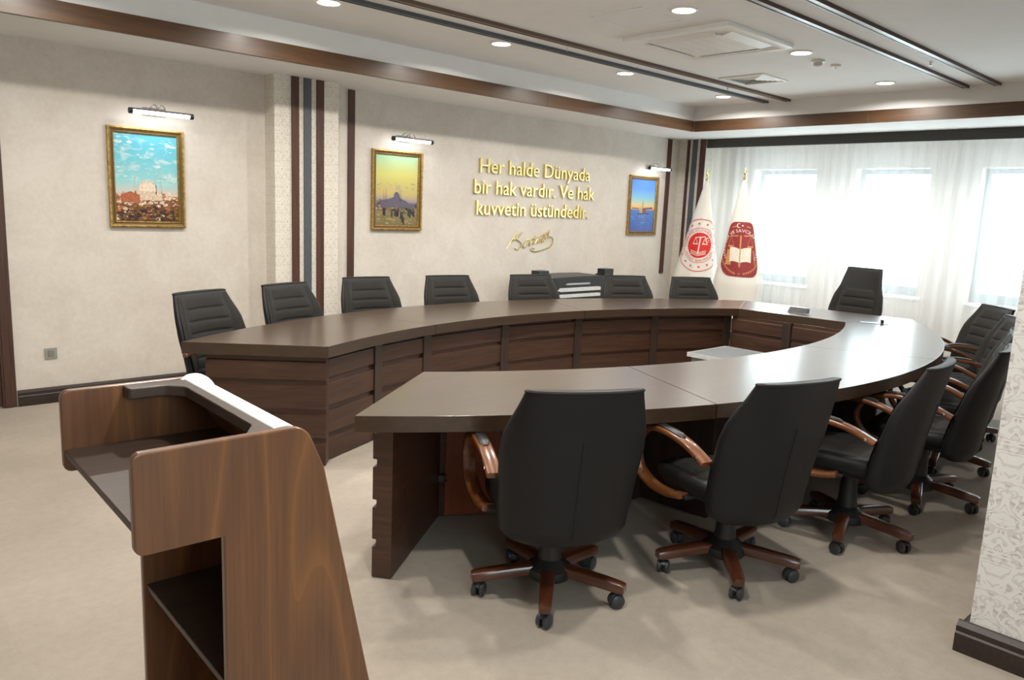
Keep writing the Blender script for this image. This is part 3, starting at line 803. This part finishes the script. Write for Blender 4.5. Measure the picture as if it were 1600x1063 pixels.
def dome(cx, z0, r, h, n=12): return [(cx-r,z0)]+[(cx-r*math.cos(PI*i/n), z0+h*math.sin(PI*i/n)**.8) for i in range(1,n)]+[(cx+r,z0)]
def framed(name, x, z, w, h, label, base, mats, draw):
    t = thing(name, label, 'painting', (x, WY, z))
    fw = .052; prof = [(0,0),(0,.030),(.012,.034),(.020,.026),(.032,.022),(.040,.026),(.047,.018),(fw,.010),(fw,0)]
    b = MB(); rings = []
    for sx, sz in ((-1,-1),(1,-1),(1,1),(-1,1),(-1,-1)):
        rings.append([(sx*(w/2-d), -hh, sz*(h/2-d)) for d, hh in prof])
    for r0, r1 in zip(rings[:-1], rings[1:]):
        n = len(prof)
        for i in range(n-1):
            b.add([r0[i], r0[i+1], r1[i+1], r1[i]], [(0,1,2,3)], 1 if 3 <= i <= 4 else 0)
    b.build('frame', [M['gilt'], M['gilt_dark']], t)
    cw, chh = w-2*fw+.004, h-2*fw+.004
    b = MB(); b.add([(-cw/2,0,-chh/2),(cw/2,0,-chh/2),(cw/2,0,chh/2),(-cw/2,0,chh/2)], [(0,1,2,3)], 0)
    draw(b, cw/2, chh/2)
    o = b.build('canvas', [base]+[plain('paint', lin(*c), .45, var=.2, scale=60) for c in mats], t); o.location = (0,-.008,0)
    return t
def picture_lamp(x, z, w, label):
    t = thing('picture_lamp', label, 'lamp', (x, WY, z))
    b = MB(); b.box((-.085,-.022,-.012), (.085,0,.05)); b.build('wall_plate', M['chrome'], t, bevel=.004)
    for s in (-1,1):
        b = MB(); b.tube(catmull([(s*.028,-.015,.03),(s*.028,-.05,.060),(s*.028,-.11,.068),(s*.028,-.165,.042),(s*.028,-.18,.015)], 5), .0045, 8); b.build('arm', M['chrome'], t, smooth=True)
    b = MB(); n = 10
    ring = lambda xx, r: [(xx, -.18+r*math.cos(PI*i/n-.35), .0+r*math.sin(PI*i/n-.35)) for i in range(n+1)]+[(xx, -.18+r*.86*math.cos(PI*i/n-.35), r*.86*math.sin(PI*i/n-.35)) for i in range(n,-1,-1)]
    b.loft([ring(-w/2+.02,.024), ring(w/2-.02,.024)]); b.build('shade', M['chrome'], t, smooth=True)
    for s in (-1,1):
        b = MB(); b.lathe([(.001,s*(w/2-.026)),(.022,s*(w/2-.026)),(.022,s*w/2),(.001,s*w/2)], 16, (0,-.18,0), 'X'); b.build('end_cap', M['black'], t, smooth=True)
    b = MB(); b.lathe([(.001,-w/2+.03),(.016,-w/2+.03),(.016,w/2-.03),(.001,w/2-.03)], 16, (0,-.18,-.003), 'X'); b.build('tube', M['tube'], t, smooth=True)
    li = bpy.data.lights.new('picture_light', 'AREA'); li.shape = 'RECTANGLE'; li.size = w-.08; li.size_y = .02; li.energy = PICTURE_W; li.color = (.95,.97,1)
    o = bpy.data.objects.new('picture_light', li); C.objects.link(o); o.parent = t; o.location = (0,-.18,-.024); o.rotation_euler = (math.radians(32),0,0)
rng = random.Random(11)
def draw1(b, W2, H2):
    dabs(b, rng, 26, (-W2*.9,W2*.9), (-.02,H2*.9), (.015,.05), [5,5,6], 3)
    flat(b, [(-.11,-.17),(-.11,-.10)]+dome(0,-.10,.075,.085)[0:]+[(.11,-.10),(.11,-.17)], 1)
    flat(b, dome(.0,-.10,.066,.072), 2, -.0026)
    for x, h in ((.065,.16),(.11,.13),(-.09,.05)): flat(b, [(x-.004,-.12),(x+.004,-.12),(x+.0025,h*.5),(x,h*.62),(x-.0025,h*.5)], 1)
    dabs(b, rng, 130, (-W2*.96,W2*.96), (-.21,-.11), (.006,.026), [1,2,2,1,3,4])
    dabs(b, rng, 200, (-W2*.96,W2*.96), (-H2*.96,-.17), (.006,.028), [3,4,4,7,7,8,1])
    flat(b, [(-.20,-.13),(-.13,-.105),(-.06,-.13),(-.06,-.19),(-.20,-.19)], 3, -.0031)
    dabs(b, rng, 40, (-W2*.96,W2*.96), (-H2*.97,-H2*.75), (.01,.045), [8,8,7], 3)
framed('painting', 2.172, 1.719, .575, .772, 'gilt framed painting of a pale domed mosque under a turquoise sky, left of the column',
       paint_mat('turquoise_scene', [(0,lin(52,30,18)),(.2,lin(112,74,40)),(.3,lin(158,96,62)),(.34,lin(206,196,184)),(.45,lin(150,206,208)),(.7,lin(110,192,206)),(1,lin(86,178,204))], 14, .10, (.42, lin(206,220,214))),
       [(214,190,166),(228,210,190),(172,96,62),(150,112,64),(190,214,212),(150,204,210),(112,76,42),(52,36,28)], draw1)
def draw2(b, W2, H2):
    flat(b, [(-.20,-.10),(-.12,-.085),(-.06,-.07)]+dome(-.005,-.06,.034,.05)+[(.045,-.075),(.10,-.09),(.15,-.12),(.225,-.125),(.225,-.16),(-.20,-.16)], 1)
    for x, h in ((.035,.06),(.052,.045),(-.125,.06),(-.16,.03),(-.14,-.0)): flat(b, [(x-.0022,-.10),(x+.0022,-.10),(x,h)], 1)
    dabs(b, rng, 30, (-W2*.95,W2*.95), (.0,.08), (.012,.03), [7], 3)
    dabs(b, rng, 120, (-W2*.95,W2*.25), (-.20,-.09), (.006,.024), [1,2,2,3,4,8])
    dabs(b, rng, 70, (W2*.1,W2*.95), (-.22,-.12), (.006,.022), [1,2,4])
    dabs(b, rng, 90, (-W2*.95,W2*.95), (-H2*.95,-.19), (.008,.035), [5,5,6,9], 3)
    for x, z in ((-.16,-.20),(-.145,-.205),(-.06,-.215),(-.02,-.205),(.0,-.21),(.015,-.205),(.05,-.23),(.07,-.26),(.085,-.29),(.14,-.20),(.16,-.215)):
        flat(b, [(x-.009,z-.045),(x+.009,z-.045),(x+.008,z+.02),(x,z+.034),(x-.008,z+.02)], 2, -.0028)
    flat(b, [(.09,-.16),(.22,-.20),(.22,-.26),(.16,-.21)], 2, -.0030)
framed('painting', 4.56, 1.733, .605, .785, 'gilt framed painting of a dark domed mosque under a yellow sky, beside the quotation',
       paint_mat('sunset_scene', [(0,lin(112,100,62)),(.22,lin(140,126,84)),(.3,lin(96,84,76)),(.37,lin(158,146,140)),(.46,lin(196,176,112)),(.72,lin(204,198,110)),(1,lin(150,196,164))], 8, .07),
       [(96,90,104),(48,42,42),(150,84,64),(112,96,82),(158,146,98),(116,104,66),(176,166,132),(188,160,120),(134,122,78)], draw2)
def draw3(b, W2, H2):
    flat(b, [(-.06,-.10),(.035,-.10),(.035,-.04),(.02,-.03),(.016,.05),(.008,.06),(.004,.12),(-.0,.06),(-.008,.05),(-.010,-.03),(-.06,-.04)], 1)
    flat(b, [(.0,-.10),(.075,-.10),(.075,-.05),(.03,-.03),(.0,-.04)], 2, -.0026)
    flat(b, [(-.13,-.115),(.14,-.115),(.16,-.10),(.05,-.095),(-.10,-.10)], 3)
    flat(b, [(.03,-.03),(.22,-.015),(.22,-.04),(.03,-.05)], 4, -.0018); flat(b, [(-.22,-.03),(-.07,-.035),(-.07,-.045),(-.22,-.045)], 4, -.0018)
    dabs(b, rng, 60, (-W2*.95,W2*.95), (-H2*.95,-.12), (.01,.05), [5,6,5], 4)
    dabs(b, rng, 10, (-.05,.06), (-.26,-.12), (.006,.018), [7], 3)
framed('painting', 8.56, 1.722, .63, .79, 'gilt framed painting of a tower in blue sea, right of the quotation',
       paint_mat('sea_scene', [(0,lin(34,70,150)),(.3,lin(50,96,176)),(.42,lin(60,108,180)),(.435,lin(226,150,70)),(.5,lin(220,190,110)),(.62,lin(130,190,206)),(.8,lin(84,142,222)),(1,lin(70,124,214))], 7, .05),
       [(170,150,120),(112,54,44),(60,44,50),(110,56,84),(44,84,170),(70,120,196),(214,190,130)], draw3)
picture_lamp(2.24, 2.215, .48, 'chrome picture lamp lit above the turquoise mosque painting')
picture_lamp(4.62, 2.225, .48, 'chrome picture lamp lit above the yellow sunset painting')
picture_lamp(8.66, 2.215, .48, 'chrome picture lamp lit above the blue sea painting')

# ================================================================ LETTERING
def make_quote():
    t = thing('wall_lettering', 'raised gold three-line quotation on the beige wall above the far chairs', 'lettering', (6.55, WY, 1.76))
    for txt, xa, xb, zb in (('Her halde Dünyada', 5.636, 7.442, 1.985), ('bir hak vardır. Ve hak', 5.563, 7.543, 1.757), ('kuvvetin üstündedir.', 5.602, 7.453, 1.528)):
        v, _ = text_mesh(txt); x0 = min(p[0] for p in v); x1 = max(p[0] for p in v); sx = (xb-xa)/(x1-x0)
        hh, _ = text_mesh('h'); sz = .152/max(p[1] for p in hh)
        words = txt.split(' '); pre = ''
        for w in words:
            wv, wf = text_mesh(w); wx1 = max(p[0] for p in wv); wx0 = min(p[0] for p in wv)
            pv, _ = text_mesh(pre+w); px1 = max(p[0] for p in pv); d = px1-wx1
            b = MB(); P = [(xa+(x+d-x0)*sx-6.55, zb+y*sz-1.76) for x, y in wv]; n = len(P)
            bm_edges = {}
            for f in wf:
                for i in range(len(f)):
                    e = (f[i], f[(i+1) % len(f)]); k = tuple(sorted(e)); bm_edges.setdefault(k, []).append(e)
            fs = [tuple(f) for f in wf]+[tuple(i+n for i in f[::-1]) for f in wf]
            fs += [(e[0][0], e[0][1], e[0][1]+n, e[0][0]+n) for e in bm_edges.values() if len(e) == 1]
            b.add([(x,-.028,z) for x,z in P]+[(x,-.004,z) for x,z in P], fs)
            b.build('word', M['gold'], t); pre += w+' '
make_quote()
def make_signature():
    t = thing('signature', 'raised gold handwritten signature below the quotation', 'lettering', (6.46, WY, 1.23))
    SG = [[[6.084,1.148],[6.129,1.207],[6.174,1.265],[6.251,1.34]],[[6.321,1.337],[6.27,1.296],[6.207,1.254],[6.151,1.242]],[[6.175,1.26],[6.248,1.254],[6.308,1.219],[6.303,1.171],[6.255,1.142],[6.213,1.16]],
    [[6.439,1.261],[6.381,1.243],[6.346,1.189],[6.364,1.163],[6.417,1.201],[6.453,1.255],[6.447,1.183],[6.492,1.225]],[[6.537,1.31],[6.51,1.213],[6.543,1.219],[6.575,1.262]],[[6.49,1.261],[6.607,1.298]],
    [[6.626,1.274],[6.58,1.237],[6.595,1.219],[6.652,1.268],[6.647,1.225],[6.679,1.262]],[[6.709,1.335],[6.68,1.244],[6.714,1.256]],[[6.624,1.298],[6.778,1.348]],[[6.712,1.287],[6.714,1.256],[6.755,1.299],[6.757,1.269]],
    [[6.768,1.373],[6.748,1.275]],[[6.675,1.323],[6.777,1.367]],[[6.755,1.299],[6.818,1.287],[6.844,1.244],[6.808,1.183],[6.687,1.142],[6.55,1.119],[6.484,1.135],[6.488,1.159],[6.539,1.15]]]
    b = MB()
    for st in SG:
        p = catmull([(x-6.46,-.012,z-1.23) for x, z in st], 6); b.tube(p, .0058, 8)
    b.build('strokes', M['gold'], t, smooth=True)
make_signature()

# wall socket
t = thing('wall_socket', 'grey double wall socket low on the beige wall near the door', 'socket', (1.433, WY, .377))
b = MB(); b.box((-.042,-.010,-.042), (.042,0,.042)); b.build('plate', plain('socket_grey', lin(150,150,142), .4), t, bevel=.003)
b = MB(); b.box((-.022,-.013,-.024), (.022,-.010,.024)); b.build('insert', plain('socket_grey_insert', lin(128,128,122), .4), t, bevel=.002)

# black equipment unit against the picture wall
def make_unit():
    t = thing('equipment_unit', 'black unit with pale horizontal bars behind the far chairs, against the wall', 'equipment', (6.80, 6.22, 0))
    top = [(-.62,0),(.62,0),(.62,.84),(.45,.858),(.1,.862),(-.3,.855),(-.62,.845)]
    b = MB(); b.prism(top, -.16, .28, tf=lambda a,c,h: (a,h,c)); b.build('body', M['black'], t, bevel=.006)
    b = MB(); b.prism([(-.24,.765),(.18,.765),(.17,.785),(-.22,.785)], -.172, -.158, tf=lambda a,c,h: (a,h,c)); b.build('display', M['steel'], t)
    for z0, z1 in ((.69,.732), (.62,.658)):
        b = MB(); b.prism([(-.37,z0+.012),(-.33,z0),(.36,z0),(.36,z1-.004),(.33,z1),(-.33,z1)], -.185, -.158, tf=lambda a,c,h: (a,h,c)); b.build('bar', M['silver'], t, bevel=.002)
    for x in (-.54, .60):
        b = MB(); b.box((x-.085,-.10,.838), (x+.085,.02,.93)); b.box((x-.11,-.12,.838), (x-.02,.03,.868))
        b.build('bracket_block', M['black'], t, bevel=.006)
make_unit()

# ================================================================ FLAGS
def make_flag(x, y, kind, label):
    t = thing('flag', label, 'flag', (x, y, 0))
    b = MB(); b.lathe([(.16,0),(.16,.012),(.14,.03),(.03,.04),(.022,.07),(.016,.07)], 32); b.build('stand_base', M['gold'], t, smooth=True)
    b = MB(); b.lathe([(.012,.05),(.012,2.10)], 16); b.build('pole', M['gold'], t, smooth=True)
    b = MB(); b.lathe([(.012,2.08),(.02,2.09),(.02,2.105),(.010,2.115),(.008,2.135),(.022,2.16),(.012,2.20),(.001,2.235)], 18); b.build('finial', M['gold'], t, smooth=True)
    z1, z0 = 2.075, .22
    RAD = lambda s: .018+.243*min(s,1.28)**.93-.03*max(0,s-1.28)
    def surf(phi, z, off=0):
        s = z1-z; r = RAD(s)
        fold = 1+.05*math.sin(phi*3.1+.6)*min(1,s)+.03*math.sin(phi*7+s*2)*min(1,s)
        rr = r*fold+off; cy = -.03*s if kind == 2 else .04*s
        # phi=0 looks towards the room (-x, -y)
        a = math.radians(200)+phi
        return (rr*.62*math.cos(a), rr*math.sin(a)+cy, z)
    b = MB(); rows = []; n = 72
    for j in range(41):
        z = z1-(z1-z0)*j/40; rows.append([surf(-2.5+5.0*i/n, z) for i in range(n+1)])
    b.loft(rows, False, False, closed=False); o = b.build('cloth', M['flag'], t, smooth=True, auto=180)
    sd = o.modifiers.new('solid', 'SOLIDIFY'); sd.thickness = .0012; sd.offset = 0
    # emblem, worked as thin applied shapes that follow the cloth
    mats = [M['red'], M['red2'], M['maroon'], M['tan'], M['cream']]
    e = MB(); zc = 1.235
    def P(a, h, off): # a: width across in metres at emblem centre radius, h: height offset
        z = zc+h; s = z1-z; r = RAD(s)
        sgn = 1
        return surf(sgn*a/(r*.93)+PHI, z, off+.004)
    PHI = .0
    def patch(poly_fn, nu, nv, k, off):
        rows = [[P(*poly_fn(i/nu, j/nv), off) for i in range(nu+1)] for j in range(nv+1)]
        e.loft(rows, False, False, mi=k, closed=False)
    def ringp(r0, r1, k, off, n=64): patch(lambda u, v: ((r0+(r1-r0)*v)*math.cos(2*PI*u), (r0+(r1-r0)*v)*math.sin(2*PI*u)), n, 1 if r0 > .02 else 8, k, off)
    def line(p, q, w, k, off, n=6):
        p, q = Vector(p), Vector(q); d = (q-p).normalized(); nn = Vector((-d.y,d.x))*w/2
        patch(lambda u, v: tuple(p+(q-p)*u+nn*(2*v-1)), n, 1, k, off)
    def star(cx, cy, r, k, off, rot=0):
        pts = [(cx+(r if i%2==0 else r*.42)*math.sin(PI*i/5+rot), cy+(r if i%2==0 else r*.42)*math.cos(PI*i/5+rot)) for i in range(10)]
        e.add([P(cx,cy,off)]+[P(x,y,off) for x,y in pts], [(0,i+1,(i+1)%10+1) for i in range(10)], k)
    def textring(txt, r, size, a0, a1, k, off, flip=False):
        v, f = text_mesh(txt, size); x0 = min(p[0] for p in v); x1 = max(p[0] for p in v)
        out = []
        for x, y in v:
            u = (x-x0)/(x1-x0); a = a0+(a1-a0)*u; rr = r+(y if not flip else -y)
            out.append(P(rr*math.cos(a), rr*math.sin(a), off))
        e.add(out, f, k)
    def crescent(cx, cy, r, k, off):
        n = 20; ring1 = [(cx+r*math.cos(.6+(2*PI-1.2)*i/n), cy+r*math.sin(.6+(2*PI-1.2)*i/n)) for i in range(n+1)]
        ring2 = [(cx+r*.25+r*.78*math.cos(.75+(2*PI-1.5)*i/n), cy+r*.78*math.sin(.75+(2*PI-1.5)*i/n)) for i in range(n+1)]
        e.loft([[P(*p, off) for p in ring1], [P(*p, off) for p in ring2]], False, False, mi=k, closed=False)
    if kind == 1:
        ringp(.335, .345, 1, .004); ringp(.225, .231, 1, .004); ringp(0, .165, 0, .004)
        for i in range(16):
            a = 2*PI*i/16+.1; star(.283*math.cos(a), .283*math.sin(a), .020, 0, .005)
        textring('TÜRKİYE CUMHURİYETİ', .181, .042, math.radians(188), math.radians(-8), 1, .005)
        textring('ADALET BAKANLIĞI', .212, .040, math.radians(205), math.radians(335), 1, .005, True)
        crescent(.105, .072, .032, 4, .006); star(.118, .070, .012, 4, .006)
        line((-.055,.10), (.075,.115), .010, 4, .006); line((.01,.108), (-.005,-.115), .014, 4, .006)
        for sx in (-1,1):
            cx = .01+sx*.062
            line((cx,.105), (cx-.03,.02), .006, 4, .006); line((cx,.105), (cx+.03,.02), .006, 4, .006); line((cx-.036,.018), (cx+.036,.018), .014, 4, .006)
        for sx in (-1,1):
            for h in (-.085,-.105,-.125): line((-.005,h-.01), (sx*.105-.005,h+.018), .008, 4, .006)
    else:
        # rounded shield-like field: wide below, narrower above, as it wraps the cone
        def field(sc):
            pts = round_poly([(-.16*sc,.33*sc),(.16*sc,.33*sc),(.275*sc,-.20*sc),(.20*sc,-.335*sc),(-.20*sc,-.335*sc),(-.275*sc,-.20*sc)], [.12,.12,.14,.2,.2,.14], 8); return pts
        f0 = field(1); f1 = []
        for i, p in enumerate(f0):
            q = f0[(i+1) % len(f0)]; m_ = max(1, int(math.hypot(q[0]-p[0], q[1]-p[1])/.015))
            f1 += [(p[0]+(q[0]-p[0])*k/m_, p[1]+(q[1]-p[1])*k/m_) for k in range(m_)]
        rows = [[P(x*k/8, y*k/8, .004) for x, y in f1+[f1[0]]] for k in range(9)]
        e.loft(rows, False, False, mi=2, closed=False)
        textring('HÂKİMLER VE SAVCILAR KURULU', .205, .055, math.radians(212), math.radians(-32), 4, .006)
        crescent(-.03, .285, .028, 4, .006); star(.012, .285, .014, 4, .006)
        for sx in (-1,1):
            line((sx*.06,.275), (sx*.115,.262), .012, 3, .006)
        line((0,.165), (0,-.22), .018, 3, .008); line((-.135,.155), (.135,.165), .014, 3, .006)
        for sx in (-1,1):
            line((sx*.12,.16), (sx*.085,.045), .004, 3, .006); line((sx*.12,.16), (sx*.155,.045), .004, 3, .006)
            patch(lambda u, v, sx=sx: (sx*.12+.045*(2*u-1), .042-.028*v*math.sqrt(max(0,1-(2*u-1)**2))), 8, 2, 3, .006)
            e.add([P(sx*.006,-.03,.007),P(sx*.165,-.01,.007),P(sx*.195,-.20,.007),P(sx*.006,-.195,.007)], [(0,1,2,3)], 3)
            patch(lambda u, v, sx=sx: (sx*(.006+.125*u), .0+.02*math.sin(u*2.4)-.165*v-.01*v*u), 8, 6, 4, .009)
            for i in range(9):
                a = math.radians(270+sx*(10+i*6.5)); cx, cy = .285*math.cos(a)*.92, .305*math.sin(a)
                line((cx,cy), (cx+sx*.02,cy+.016), .011, 3, .006, 2); line((cx,cy), (cx+sx*.022,cy-.006), .010, 3, .006, 2)
        star(0, -.300, .014, 3, .006)
    e.build('emblem', mats, t, smooth=False)
make_flag(9.0, 5.88, 1, 'white flag with a round red scales emblem, on a gold pole by the corner column')
make_flag(8.75, 5.18, 2, 'white flag with a maroon open-book emblem, on a gold pole before the curtain')
